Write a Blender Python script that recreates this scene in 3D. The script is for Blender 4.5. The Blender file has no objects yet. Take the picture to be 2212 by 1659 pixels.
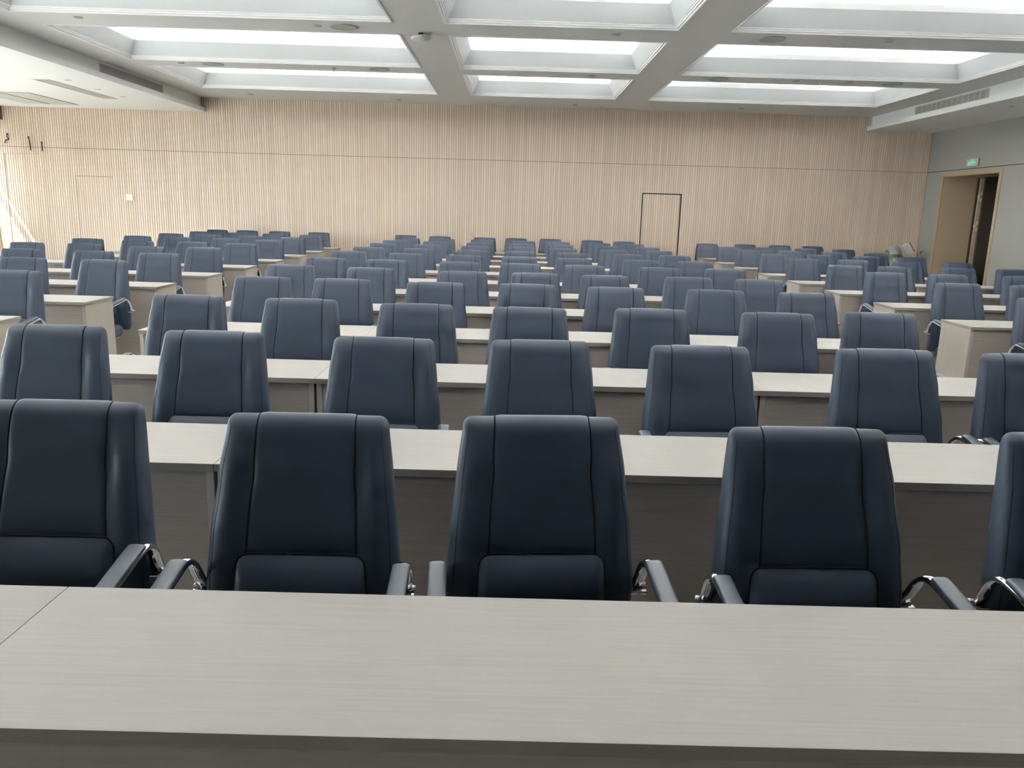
import bpy, bmesh, math, random
from math import sin, cos, pi, radians, sqrt
from mathutils import Vector, Matrix

C = bpy.context.scene.collection
SC = bpy.context.scene

# ------------------------------------------------------------------ camera
W_PX, H_PX, F_PX = 2212, 1659, 1721.64
PITCH, ROLL, YAW = 0.21402, 0.02829, -0.005
cam_data = bpy.data.cameras.new('camera')
cam_data.sensor_fit = 'HORIZONTAL'
cam_data.sensor_width = 36.0
cam_data.lens = F_PX / W_PX * 36.0
cam_data.clip_start = 0.05
cam = bpy.data.objects.new('camera', cam_data)
C.objects.link(cam)
fwd = Vector((-sin(YAW) * cos(PITCH), cos(YAW) * cos(PITCH), -sin(PITCH)))
rgt0 = Vector((cos(YAW), sin(YAW), 0))
up0 = rgt0.cross(fwd)
rgt = rgt0 * cos(ROLL) + up0 * sin(ROLL)
upv = up0 * cos(ROLL) - rgt0 * sin(ROLL)
m = Matrix((rgt, upv, -fwd)).transposed().to_4x4()
m.translation = Vector((0, 0, 1.55))
cam.matrix_world = m
SC.camera = cam

# ------------------------------------------------------------------ view
SC.view_settings.view_transform = 'Standard'
SC.view_settings.look = 'None'
SC.view_settings.gamma = 1
SC.view_settings.use_curve_mapping = False
SC.view_settings.exposure = 1.62
SC.cycles.max_bounces = 7
SC.cycles.diffuse_bounces = 5
SC.cycles.glossy_bounces = 3
SC.cycles.transparent_max_bounces = 6
SC.cycles.sample_clamp_indirect = 10.0
SC.cycles.caustics_reflective = False
SC.cycles.caustics_refractive = False
SC.cycles.use_denoising = True

# ------------------------------------------------------------------ sky and sun
world = bpy.data.worlds.new('daylight')
SC.world = world
world.use_nodes = True
bg = world.node_tree.nodes['Background']
bg.inputs[0].default_value = (0.86, 0.93, 1.0, 1)
bg.inputs[1].default_value = 6.3

sun_d = bpy.data.lights.new('sun', 'SUN')
sun_d.energy = 11.0
sun_d.angle = radians(0.6)
sun_d.color = (1.0, 0.93, 0.82)
sun = bpy.data.objects.new('sun', sun_d)
C.objects.link(sun)
sun.location = (-20, 2, 25)
sun.rotation_euler = Vector((1.0, 0.55, -1.84)).to_track_quat('-Z', 'Y').to_euler()

# room measures (metres; camera stands at x = y = 0)
XL, XR, YB, YF = -11.0, 8.55, 17.04, -3.2
ZC, ZS = 3.62, 3.345            # ceiling, side soffits
ZSEAM = 2.556
WIN = [(-2.6, 2.2), (2.6, 5.8), (6.2, 9.4), (9.8, 13.4), (16.22, 16.88)]
for (a, b) in WIN:              # daylight through the left windows
    ld = bpy.data.lights.new('window_daylight', 'AREA')
    ld.shape = 'RECTANGLE'
    ld.size = 1.9 if b > 16 else 2.8
    ld.size_y = b - a
    ld.cycles.is_portal = True
    lo = bpy.data.objects.new('window_daylight', ld)
    C.objects.link(lo)
    lo.location = (XL - 0.45, (a + b) / 2, 2.0 if b > 16 else 1.53)
    lo.rotation_euler = (0, -pi / 2, 0)

# ------------------------------------------------------------------ materials
def mat(name, col, rough=0.5, metal=0.0, spec=0.5, coat=0.0):
    m = bpy.data.materials.new(name)
    m.use_nodes = True
    b = m.node_tree.nodes['Principled BSDF']
    b.inputs['Base Color'].default_value = (*col, 1)
    b.inputs['Roughness'].default_value = rough
    b.inputs['Metallic'].default_value = metal
    b.inputs['Specular IOR Level'].default_value = spec
    b.inputs['Coat Weight'].default_value = coat
    return m


def nodes(m):
    nt = m.node_tree
    return nt, nt.nodes['Principled BSDF'], nt.nodes.new, nt.links.new


def add_bump(m, scale, strength, dist=0.002, stretch=(1, 1, 1), detail=3):
    nt, b, N, L = nodes(m)
    tc = N('ShaderNodeTexCoord')
    mp = N('ShaderNodeMapping')
    mp.inputs['Scale'].default_value = stretch
    nz = N('ShaderNodeTexNoise')
    nz.inputs['Scale'].default_value = scale
    nz.inputs['Detail'].default_value = detail
    bp = N('ShaderNodeBump')
    bp.inputs['Strength'].default_value = strength
    bp.inputs['Distance'].default_value = dist
    L(tc.outputs['Object'], mp.inputs['Vector'])
    L(mp.outputs[0], nz.inputs['Vector'])
    L(nz.outputs['Fac'], bp.inputs['Height'])
    L(bp.outputs[0], b.inputs['Normal'])
    return m


def ramp(nt, fac, stops):
    r = nt.nodes.new('ShaderNodeValToRGB')
    while len(r.color_ramp.elements) < len(stops):
        r.color_ramp.elements.new(0.5)
    for e, (p, c) in zip(r.color_ramp.elements, stops):
        e.position = p
        e.color = (*c, 1)
    nt.links.new(fac, r.inputs[0])
    return r.outputs[0]


def grain_mat(name, lo, hi, rough, spec=0.5, stretch=(1.2, 60, 60)):
    """Wood-print laminate, grain running along X, with fine relief."""
    m = mat(name, hi, rough, spec=spec)
    nt, b, N, L = nodes(m)
    tc = N('ShaderNodeTexCoord')
    mp = N('ShaderNodeMapping')
    mp.inputs['Scale'].default_value = stretch
    oi = N('ShaderNodeObjectInfo')
    va = N('ShaderNodeVectorMath')
    va.operation = 'ADD'
    cx = N('ShaderNodeCombineXYZ')
    mu = N('ShaderNodeMath')
    mu.operation = 'MULTIPLY'
    mu.inputs[1].default_value = 37.0
    L(oi.outputs['Random'], mu.inputs[0])
    L(mu.outputs[0], cx.inputs[0])
    L(mu.outputs[0], cx.inputs[1])
    L(tc.outputs['Object'], mp.inputs['Vector'])
    L(mp.outputs[0], va.inputs[0])
    L(cx.outputs[0], va.inputs[1])
    nz = N('ShaderNodeTexNoise')
    nz.inputs['Scale'].default_value = 2.4
    nz.inputs['Detail'].default_value = 6
    nz.inputs['Roughness'].default_value = 0.65
    nz.inputs['Distortion'].default_value = 0.3
    L(va.outputs[0], nz.inputs['Vector'])
    big = N('ShaderNodeTexNoise')
    big.inputs['Scale'].default_value = 2.0
    big.inputs['Detail'].default_value = 2
    L(tc.outputs['Object'], big.inputs['Vector'])
    col = ramp(nt, nz.outputs['Fac'], [(0.30, lo), (0.55, hi), (0.8, tuple(min(1, c * 1.05) for c in hi))])
    mix = N('ShaderNodeMix')
    mix.data_type = 'RGBA'
    mix.blend_type = 'MULTIPLY'
    mix.inputs['Factor'].default_value = 1.0
    tone = ramp(nt, big.outputs['Fac'], [(0.3, (0.94, 0.93, 0.91)), (0.7, (1.0, 1.0, 1.0))])
    L(col, mix.inputs['A'])
    L(tone, mix.inputs['B'])
    L(mix.outputs['Result'], b.inputs['Base Color'])
    bp = N('ShaderNodeBump')
    bp.inputs['Strength'].default_value = 0.12
    bp.inputs['Distance'].default_value = 0.0006
    L(nz.outputs['Fac'], bp.inputs['Height'])
    L(bp.outputs[0], b.inputs['Normal'])
    return m


M = {}
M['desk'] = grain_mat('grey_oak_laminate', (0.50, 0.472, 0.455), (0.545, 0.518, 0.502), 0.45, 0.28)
M['panel'] = grain_mat('grey_oak_laminate_shaded', (0.375, 0.322, 0.292), (0.415, 0.36, 0.328), 0.5, 0.4)  # same laminate as the tops, front-face shade put into a darker colour
M['side'] = grain_mat('grey_oak_laminate_lit', (0.45, 0.41, 0.37), (0.50, 0.46, 0.415), 0.5, 0.4, (60, 60, 1.2))  # same laminate, lighter because light on the side faces is put in its colour
M['edge'] = grain_mat('grey_oak_edge_band_shaded', (0.27, 0.245, 0.22), (0.30, 0.27, 0.245), 0.5, 0.4)  # same laminate on the edges, shade of the upright faces painted in
M['leather'] = add_bump(mat('navy_leather', (0.0235, 0.032, 0.050), 0.45, spec=0.27), 900, 0.12, 0.0005)
M['leather2'] = add_bump(mat('navy_leather_pad', (0.026, 0.037, 0.052), 0.42, spec=0.6), 900, 0.10, 0.0005)
nt, b, N, L = nodes(M['leather'])
for k in ('leather', 'leather2'):
    b = M[k].node_tree.nodes['Principled BSDF']
    b.inputs['Sheen Weight'].default_value = 0.0
    b.inputs['Sheen Roughness'].default_value = 0.5
    b.inputs['Sheen Tint'].default_value = (0.55, 0.65, 0.8, 1)
M['thread'] = mat('dark_thread', (0.004, 0.005, 0.008), 0.8, spec=0.15)
M['chrome'] = mat('polished_chrome', (0.72, 0.72, 0.74), 0.10, 1.0)
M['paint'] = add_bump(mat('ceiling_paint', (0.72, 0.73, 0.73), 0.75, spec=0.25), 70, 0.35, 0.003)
M['slope'] = add_bump(mat('recess_side_shaded', (0.56, 0.585, 0.605), 0.75, spec=0.25), 70, 0.35, 0.003)  # ceiling paint darkened, shade on the recess slopes set by colour
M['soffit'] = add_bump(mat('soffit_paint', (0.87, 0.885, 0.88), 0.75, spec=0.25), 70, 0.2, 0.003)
M['trim'] = mat('white_moulding_lit', (0.86, 0.86, 0.87), 0.5, spec=0.3)  # same white paint as the beams, stronger light put into the tone
M['lip'] = mat('recess_lip_shaded', (0.60, 0.61, 0.62), 0.6)  # moulding paint darkened, so the lip reads as shaded below the bright recess
M['cove'] = mat('cove_white', (0.86, 0.88, 0.86), 0.7)
M['greywall'] = add_bump(mat('grey_green_wall_paint', (0.36, 0.36, 0.33), 0.6, spec=0.35), 120, 0.15, 0.001)
M['dark'] = mat('dark_gap', (0.015, 0.013, 0.012), 0.7)
M['seam'] = mat('bronze_reveal', (0.17, 0.125, 0.085), 0.5)
M['tan'] = add_bump(mat('tan_veneer', (0.42, 0.32, 0.215), 0.45), 8, 0.1, 0.001, (8, 8, 0.6))
M['tan2'] = mat('tan_lining_veneer', (0.56, 0.43, 0.29), 0.45)
M['umber'] = mat('umber_door', (0.05, 0.038, 0.03), 0.5)
M['plaster'] = mat('side_wall_white', (0.68, 0.67, 0.64), 0.7)
M['frame'] = mat('window_frame_grey', (0.25, 0.25, 0.26), 0.4, 0.3)
M['plastic'] = mat('white_plastic', (0.72, 0.73, 0.71), 0.4)
M['hatch'] = mat('pale_hatch_paint', (0.62, 0.66, 0.62), 0.6)
M['plastic2'] = mat('grey_white_plastic', (0.42, 0.43, 0.42), 0.5)
M['black'] = mat('black_rubber', (0.01, 0.01, 0.012), 0.5)
M['tile'] = mat('pale_stone_floor', (0.50, 0.475, 0.445), 0.35)
M['darkwall'] = mat('dark_stage_wall', (0.05, 0.05, 0.055), 0.7)
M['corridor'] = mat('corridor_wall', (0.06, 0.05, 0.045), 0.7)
M['brown'] = mat('brown_pelmet', (0.22, 0.12, 0.075), 0.5)
M['grille'] = mat('grille_metal', (0.55, 0.55, 0.56), 0.5)
M['cream'] = mat('cream_plastic', (0.80, 0.76, 0.60), 0.45)
M['green'] = mat('green_sign', (0.10, 0.65, 0.32), 0.4)
M['signface'] = mat('sign_face', (0.50, 0.53, 0.52), 0.3)
M['red'] = mat('red_print', (0.45, 0.04, 0.04), 0.5)
M['paper'] = mat('white_card', (0.80, 0.80, 0.80), 0.6)
M['leaf'] = mat('dusty_leaf', (0.09, 0.12, 0.07), 0.6)
M['sack'] = add_bump(mat('grey_green_sack', (0.34, 0.37, 0.31), 0.35), 14, 0.8, 0.03)
M['ground'] = mat('outside_paving', (0.30, 0.29, 0.28), 0.9)


def emit(name, col, s):
    m = bpy.data.materials.new(name)
    m.use_nodes = True
    nt = m.node_tree
    nt.nodes.clear()
    e = nt.nodes.new('ShaderNodeEmission')
    e.inputs[0].default_value = (*col, 1)
    e.inputs[1].default_value = s
    o = nt.nodes.new('ShaderNodeOutputMaterial')
    nt.links.new(e.outputs[0], o.inputs[0])
    return m


M['led'] = emit('led_strip_light', (1.0, 0.965, 0.965), 115.0)
M['lamp'] = emit('corridor_lamp', (1.0, 0.95, 0.85), 3.0)
b = M['green'].node_tree.nodes['Principled BSDF']
b.inputs['Emission Color'].default_value = (0.15, 0.9, 0.45, 1)
b.inputs['Emission Strength'].default_value = 0.28

# window glass: clear pane with a weak reflection
g = bpy.data.materials.new('window_glass')
g.use_nodes = True
nt = g.node_tree
nt.nodes.clear()
tr = nt.nodes.new('ShaderNodeBsdfTransparent')
tr.inputs[0].default_value = (0.95, 0.98, 0.97, 1)
gl = nt.nodes.new('ShaderNodeBsdfGlossy')
gl.inputs['Roughness'].default_value = 0.02
mx = nt.nodes.new('ShaderNodeMixShader')
mx.inputs[0].default_value = 0.06
o = nt.nodes.new('ShaderNodeOutputMaterial')
nt.links.new(tr.outputs[0], mx.inputs[1])
nt.links.new(gl.outputs[0], mx.inputs[2])
nt.links.new(mx.outputs[0], o.inputs[0])
M['glass'] = g

# slatted veneer: every slat its own tone, fine vertical grain
SLAT = 0.048
m = mat('slatted_oak_veneer', (0.5, 0.4, 0.3), 0.55, spec=0.35)
nt, b, N, L = nodes(m)
geo = N('ShaderNodeNewGeometry')
sep = N('ShaderNodeSeparateXYZ')
L(geo.outputs['Position'], sep.inputs[0])
dv = N('ShaderNodeMath'); dv.operation = 'DIVIDE'; dv.inputs[1].default_value = SLAT
L(sep.outputs['X'], dv.inputs[0])
fl = N('ShaderNodeMath'); fl.operation = 'FLOOR'
L(dv.outputs[0], fl.inputs[0])
wn = N('ShaderNodeTexWhiteNoise'); wn.noise_dimensions = '1D'
L(fl.outputs[0], wn.inputs['W'])
mp = N('ShaderNodeMapping')
mp.inputs['Scale'].default_value = (90, 90, 1.6)
L(geo.outputs['Position'], mp.inputs[0])
nz = N('ShaderNodeTexNoise')
nz.inputs['Scale'].default_value = 1.0
nz.inputs['Detail'].default_value = 4
L(mp.outputs[0], nz.inputs['Vector'])
c1 = ramp(nt, wn.outputs['Value'], [(0.0, (0.775, 0.625, 0.505)), (0.5, (0.815, 0.67, 0.55)), (1.0, (0.865, 0.725, 0.61))])
c2 = ramp(nt, nz.outputs['Fac'], [(0.25, (0.84, 0.82, 0.80)), (0.7, (1, 1, 1))])
mix = N('ShaderNodeMix'); mix.data_type = 'RGBA'; mix.blend_type = 'MULTIPLY'
mix.inputs['Factor'].default_value = 1.0
L(c1, mix.inputs['A']); L(c2, mix.inputs['B'])
L(mix.outputs['Result'], b.inputs['Base Color'])
M['slat'] = m
M['groove'] = mat('slat_groove', (0.52, 0.41, 0.315), 0.7)


# ------------------------------------------------------------------ mesh helpers
def obj(name, bm, material, parent=None, smooth=False, loc=None):
    me = bpy.data.meshes.new(name)
    bm.normal_update()
    bm.to_mesh(me)
    bm.free()
    if isinstance(material, (list, tuple)):
        for mm in material:
            me.materials.append(M[mm])
    else:
        me.materials.append(M[material])
    if smooth:
        for p in me.polygons:
            p.use_smooth = True
    o = bpy.data.objects.new(name, me)
    C.objects.link(o)
    if parent:
        o.parent = parent
    if loc is not None:
        o.location = loc
    return o


def bx(bm, x0, x1, y0, y1, z0, z1, bev=0.0, mi=0):
    vs = [bm.verts.new((x, y, z)) for z in (z0, z1) for y in (y0, y1) for x in (x0, x1)]
    fs = [bm.faces.new([vs[i] for i in q]) for q in
          ((0, 2, 3, 1), (4, 5, 7, 6), (0, 1, 5, 4), (2, 6, 7, 3), (0, 4, 6, 2), (1, 3, 7, 5))]
    for f in fs:
        f.material_index = mi
    if bev > 0:
        es = list({e for f in fs for e in f.edges})
        bmesh.ops.bevel(bm, geom=es, offset=bev, segments=2, affect='EDGES', profile=0.7)
    return fs


def box(name, x0, x1, y0, y1, z0, z1, material, parent=None, bev=0.0):
    bm = bmesh.new()
    bx(bm, x0, x1, y0, y1, z0, z1, bev)
    return obj(name, bm, material, parent)


def grid(bm, rows, close_u=False, cap0=False, cap1=False, mi=0):
    """rows: list of lists of points -> quads between them."""
    vr = [[bm.verts.new(p) for p in r] for r in rows]
    n = len(vr[0])
    for a, b2 in zip(vr, vr[1:]):
        for i in range(n if close_u else n - 1):
            j = (i + 1) % n
            f = bm.faces.new((a[i], a[j], b2[j], b2[i]))
            f.material_index = mi
    if cap0:
        bm.faces.new(list(reversed(vr[0]))).material_index = mi
    if cap1:
        bm.faces.new(vr[-1]).material_index = mi
    return vr


def lathe(bm, prof, seg=24, c=(0, 0, 0), mi=0, cap0=True, cap1=True):
    rows = []
    for r, z in prof:
        rows.append([(c[0] + r * cos(2 * pi * i / seg), c[1] + r * sin(2 * pi * i / seg), c[2] + z) for i in range(seg)])
    return grid(bm, rows, True, cap0, cap1, mi)


def smooth_path(pts, sub=6):
    P = [Vector(p) for p in pts]
    out = []
    for i in range(len(P) - 1):
        p0 = P[max(i - 1, 0)]; p1 = P[i]; p2 = P[i + 1]; p3 = P[min(i + 2, len(P) - 1)]
        for k in range(sub):
            t = k / sub
            out.append(0.5 * ((2 * p1) + (p2 - p0) * t + (2 * p0 - 5 * p1 + 4 * p2 - p3) * t * t
                              + (3 * p1 - p0 - 3 * p2 + p3) * t ** 3))
    out.append(P[-1])
    return out


def sweep(bm, path, rx, rn, seg=10, side=Vector((1, 0, 0)), mi=0):
    """Oval section (rx along side, rn across) swept along the path."""
    rows = []
    n = len(path)
    for i, p in enumerate(path):
        t = (path[min(i + 1, n - 1)] - path[max(i - 1, 0)]).normalized()
        s = (side - t * side.dot(t))
        if s.length < 1e-4:
            s = Vector((0, 1, 0)) - t * t.y
        s.normalize()
        nn = t.cross(s)
        rows.append([p + s * (rx * cos(2 * pi * k / seg)) + nn * (rn * sin(2 * pi * k / seg)) for k in range(seg)])
    grid(bm, rows, True, True, True, mi)


def thing(name, label, cat, loc=(0, 0, 0), rotz=0.0, group=None):
    o = bpy.data.objects.new(name, None)
    C.objects.link(o)
    o.location = loc
    o.rotation_euler = (0, 0, rotz)
    o.empty_display_size = 0.1
    tag(o, label, cat, group)
    return o


def tag(o, label, cat, group=None):
    o['label'] = label
    o['category'] = cat
    if group:
        o['group'] = group
    return o


def struct(o):
    o['kind'] = 'structure'
    return o


def copy_tree(o, parent=None):
    c = o.copy()
    C.objects.link(c)
    if parent:
        c.parent = parent
    for ch in KIDS.get(o.name, []):
        copy_tree_child(ch, c)
    return c


def copy_tree_child(ch, parent):
    c = ch.copy()
    C.objects.link(c)
    c.parent = parent
    for g2 in KIDS.get(ch.name, []):
        copy_tree_child(g2, c)
    return c


KIDS = {}


def remember(o):
    KIDS[o.name] = list(o.children)
    for ch in o.children:
        remember(ch)


# ------------------------------------------------------------------ the room
WT = 0.30
struct(box('floor', XL - 0.5, XR + 0.2, YF - 0.2, YB + 0.2, -0.12, 0.0, 'tile'))

# wall_back: slats over a dark groove board, broken by the seam and the hidden doors
DOORS = [('door_1', 2.70, 3.48, 1.965, 'dark', 0.022), ('door_2', -9.06, -8.30, 2.0, 'seam', 0.008),
         ('door_3', -10.49, -9.79, 2.42, 'seam', 0.003)]
slat_x = [i * SLAT for i in range(int(XL / SLAT) - 1, int(XR / SLAT) + 1)]


def slats(bm, x, z0, z1, y=YB):
    x0, x1 = max(x + 0.0065, XL + 0.005), min(x + SLAT - 0.0065, XR - 0.002)
    if x1 - x0 > 0.005:
        bx(bm, x0, x1, y - 0.008, y + 0.002, z0, z1)


bm = bmesh.new()
for x in slat_x:
    xm = x + SLAT / 2
    if xm > XR:
        continue
    zb = 0.0
    for (n, a, b2, h, mm, gp) in DOORS:
        if a - gp < xm < b2 + gp:
            zb = h + gp
    slats(bm, x, zb + 0.0, ZSEAM - 0.0045)
    slats(bm, x, ZSEAM + 0.0045, ZC + 0.1)
bx(bm, XL, XR, YB, YB + 0.2, -0.1, ZC + 0.6, mi=1)
wb = struct(obj('wall_back', bm, ('slat', 'groove')))
struct(box('trim_1', XL + 0.01, XR - 0.01, YB - 0.004, YB + 0.001, ZSEAM - 0.0035, ZSEAM + 0.0035, 'seam'))
for (n, a, b2, h, mm, gp) in DOORS:
    bm = bmesh.new()
    bx(bm, a - gp, b2 + gp, YB - 0.002, YB + 0.001, 0.0, h + gp, mi=1)
    bx(bm, a, b2, YB - 0.0025, YB + 0.0005, 0.01, h, mi=2)
    for x in slat_x:
        xm = x + SLAT / 2
        if a + 0.01 < xm < b2 - 0.01:
            x0, x1 = max(x + 0.0065, a), min(x + SLAT - 0.0065, b2)
            bx(bm, x0, x1, YB - 0.008, YB - 0.001, 0.012, h)
    if n == 'door_1':   # thin dark metal edging that makes this door's outline so plain
        for q in ((a - gp, a - 0.001), (b2 + 0.001, b2 + gp)):
            bx(bm, q[0], q[1], YB - 0.014, YB, 0, h + gp, mi=1)
        bx(bm, a - gp, b2 + gp, YB - 0.014, YB, h + 0.001, h + gp, mi=1)
    struct(obj(n, bm, ('slat', mm, 'groove')))

# wall_right: grey-green paint with the wide opening
DY0, DY1, DZ = 14.47, 16.35, 2.46
bm = bmesh.new()
bx(bm, XR, XR + WT, YF, DY0, 0, ZC + 0.5)
bx(bm, XR, XR + WT, DY1, YB, 0, ZC + 0.5)
bx(bm, XR, XR + WT, DY0, DY1, DZ, ZC + 0.5)
struct(obj('wall_right', bm, 'greywall'))
bm = bmesh.new()
bx(bm, XR - 0.003, XR, YF, YB - 0.02, ZSEAM - 0.006, ZSEAM + 0.006)
struct(obj('trim_2', bm, 'dark'))
# door_4: tan veneered casing, deep lining, inner jamb with hinges, umber leaf
d4 = bpy.data.objects.new('door_4', None)
C.objects.link(d4)
struct(d4)
d4.location = (XR, (DY0 + DY1) / 2, 0)
ox, oy = XR, (DY0 + DY1) / 2


def loc_box(name, x0, x1, y0, y1, z0, z1, mm, parent, bev=0.0, o=(0, 0)):
    return box(name, x0 - o[0], x1 - o[0], y0 - o[1], y1 - o[1], z0, z1, mm, parent, bev)


cas = bmesh.new()
cw = 0.075
bx(cas, -0.022, 0.02, DY0 - oy - cw + 0.015, DY0 - oy + 0.015, 0, DZ + cw - 0.015, 0.004)
bx(cas, -0.022, 0.02, DY1 - oy - 0.015, DY1 - oy + cw - 0.015, 0, DZ + cw - 0.015, 0.004)
bx(cas, -0.022, 0.02, DY0 - oy + 0.015, DY1 - oy - 0.015, DZ - 0.015, DZ + cw - 0.015, 0.004)
obj('casing', cas, 'tan', d4)
lin = bmesh.new()
LX = 0.66
bx(lin, 0.0, LX, DY1 - oy - 0.02, DY1 - oy + 0.02, 0, DZ)
bx(lin, 0.0, LX, DY0 - oy - 0.02, DY0 - oy + 0.02, 0, DZ)
bx(lin, 0.0, LX, DY0 - oy, DY1 - oy, DZ - 0.02, DZ + 0.02)
obj('lining', lin, 'tan2', d4)
jb = bmesh.new()
bx(jb, LX + 0.055, LX + 0.125, DY1 - oy - 0.045, DY1 - oy - 0.01, 0, DZ - 0.02)
jm = obj('jamb', jb, 'tan2', d4)
bk = bmesh.new()
bx(bk, LX + 0.001, LX + 0.13, DY1 - oy - 0.009, DY1 - oy + 0.018, 0, DZ)
obj('frame_rebate', bk, 'umber', d4)
for hz in (2.08, 1.50):
    hb = bmesh.new()
    bx(hb, LX + 0.075, LX + 0.120, DY1 - oy - 0.053, DY1 - oy - 0.045, hz - 0.10, hz - 0.03, 0.002)
    bx(hb, LX + 0.075, LX + 0.120, DY1 - oy - 0.053, DY1 - oy - 0.045, hz + 0.03, hz + 0.10, 0.002)
    bx(hb, LX + 0.030, LX + 0.070, DY1 - oy - 0.060, DY1 - oy - 0.045, hz - 0.030, hz + 0.030, 0.003)
    obj('hinge', hb, 'cream', jm)
cb = bmesh.new()
bx(cb, LX + 0.127, LX + 2.2, DY1 - oy - 0.09, DY1 - oy - 0.05, 0.0, DZ - 0.02)
obj('door_leaf', cb, 'umber', d4)
# corridor beyond the opening
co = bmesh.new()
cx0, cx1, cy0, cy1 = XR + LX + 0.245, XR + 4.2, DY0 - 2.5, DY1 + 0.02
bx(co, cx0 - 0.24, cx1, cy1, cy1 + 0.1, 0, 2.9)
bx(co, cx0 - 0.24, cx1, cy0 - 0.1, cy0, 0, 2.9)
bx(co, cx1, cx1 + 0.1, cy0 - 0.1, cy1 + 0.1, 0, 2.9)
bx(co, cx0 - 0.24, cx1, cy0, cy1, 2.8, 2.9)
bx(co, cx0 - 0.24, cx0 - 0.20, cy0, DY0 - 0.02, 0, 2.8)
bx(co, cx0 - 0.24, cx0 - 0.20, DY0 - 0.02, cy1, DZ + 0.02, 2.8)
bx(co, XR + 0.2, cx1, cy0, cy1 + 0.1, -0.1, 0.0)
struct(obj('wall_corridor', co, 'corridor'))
for k in range(2):
    lb = bmesh.new()
    lathe(lb, [(0.05, 0), (0.05, -0.012), (0.0, -0.012)], 16, cap0=False, cap1=False)
    tag(obj('corridor_lamp', lb, 'lamp', loc=(XR + 1.6 + k * 0.7, 15.6, 2.80)),
        ('small lit ceiling lamp deep in the dark doorway, ' + ('nearer the room' if k == 0 else 'farther from the room')),
        'lamp', 'corridor lamps')

# wall_left with its row of windows, wall_front behind the camera
bm = bmesh.new()
ZW0, ZW1, SILL5 = 0.12, 2.95, 1.05
ys = [YF] + [v for w in WIN for v in w] + [YB + 0.2]
bx(bm, XL - WT, XL, YF, YB + 0.2, 0, ZW0)
bx(bm, XL - WT, XL, YF, YB + 0.2, ZW1, ZC + 0.5)
for i in range(0, len(ys), 2):
    bx(bm, XL - WT, XL, ys[i], ys[i + 1], ZW0, ZW1)
bx(bm, XL - WT, XL, WIN[-1][0], WIN[-1][1], ZW0, SILL5)
struct(obj('wall_left', bm, 'plaster'))
for i, (a, b2) in enumerate(WIN):
    wr = bpy.data.objects.new('window_%d' % (i + 1), None)
    C.objects.link(wr)
    zw0 = SILL5 if i == len(WIN) - 1 else ZW0
    wr.location = (XL - WT + 0.03, (a + b2) / 2, zw0)
    struct(wr)
    h = (b2 - a) / 2
    H = ZW1 - zw0
    fb = bmesh.new()
    t = 0.03
    bx(fb, -t, t, -h, -h + 0.05, 0, H)
    bx(fb, -t, t, h - 0.05, h, 0, H)
    bx(fb, -t, t, -h, h, 0, 0.06)
    bx(fb, -0.01, 0.01, -h, h, H - 0.03, H)
    bx(fb, -0.01, 0.01, -h, h, 2.57 - zw0, 2.79 - zw0)
    if h > 0.6:
        bx(fb, -t, t, -0.03, 0.03, 0, H)
    obj('window_frame', fb, 'frame', wr)
    gb = bmesh.new()
    bx(gb, -0.004, 0.004, -h + 0.05, h - 0.05, 0.05, H - 0.03)
    obj('pane', gb, 'glass', wr)
struct(box('wall_front', XL - WT, XR + WT, YF - 0.2, YF, 0, ZC + 0.5, 'darkwall'))
struct(box('trim_3', XL, -10.46, YF, YB - 0.013, 3.08, ZS, 'brown'))
struct(box('ground', -40, XL - 0.5, -20, 40, -0.3, -0.12, 'ground'))

# ceiling slab around the coffers
COLS = [(-5.80, -1.44, 'left'), (-0.84, 1.84, 'middle'), (2.45, 6.68, 'right')]
ROWS = [(13.27, 15.54), (10.43, 12.72), (7.50, 9.76), (4.65, 6.90), (1.80, 4.05)]
bm = bmesh.new()
xs0, xs1 = -6.40, 7.28
xe = [xs0] + [v for c in COLS for v in c[:2]] + [xs1]
ye = sorted([YF, YB] + [v for r in ROWS for v in r])
for j in range(len(ye) - 1):
    iscof = j % 2 == 1
    for i in range(len(xe) - 1):
        if iscof and i % 2 == 1:
            continue
        bx(bm, xe[i], xe[i + 1], ye[j], ye[j + 1], ZC, ZC + 0.20)
# side soffits: face, projecting lip, underside
bx(bm, XL, xs0, YF, YB, ZS + 0.085, ZC + 0.20, mi=1)
bx(bm, XL, -6.31, YF, YB, ZS, ZS + 0.085, mi=1)
bx(bm, xs1, XR, YF, YB, ZS + 0.085, ZC + 0.20, mi=1)
bx(bm, 7.19, XR, YF, YB, ZS, ZS + 0.085, mi=1)
bx(bm, XL - 0.3, XR + 0.3, YF - 0.2, YB + 0.2, ZC + 0.85, ZC + 1.0)
bmesh.ops.remove_doubles(bm, verts=bm.verts, dist=1e-5)
struct(obj('ceiling', bm, ('paint', 'soffit')))

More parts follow.
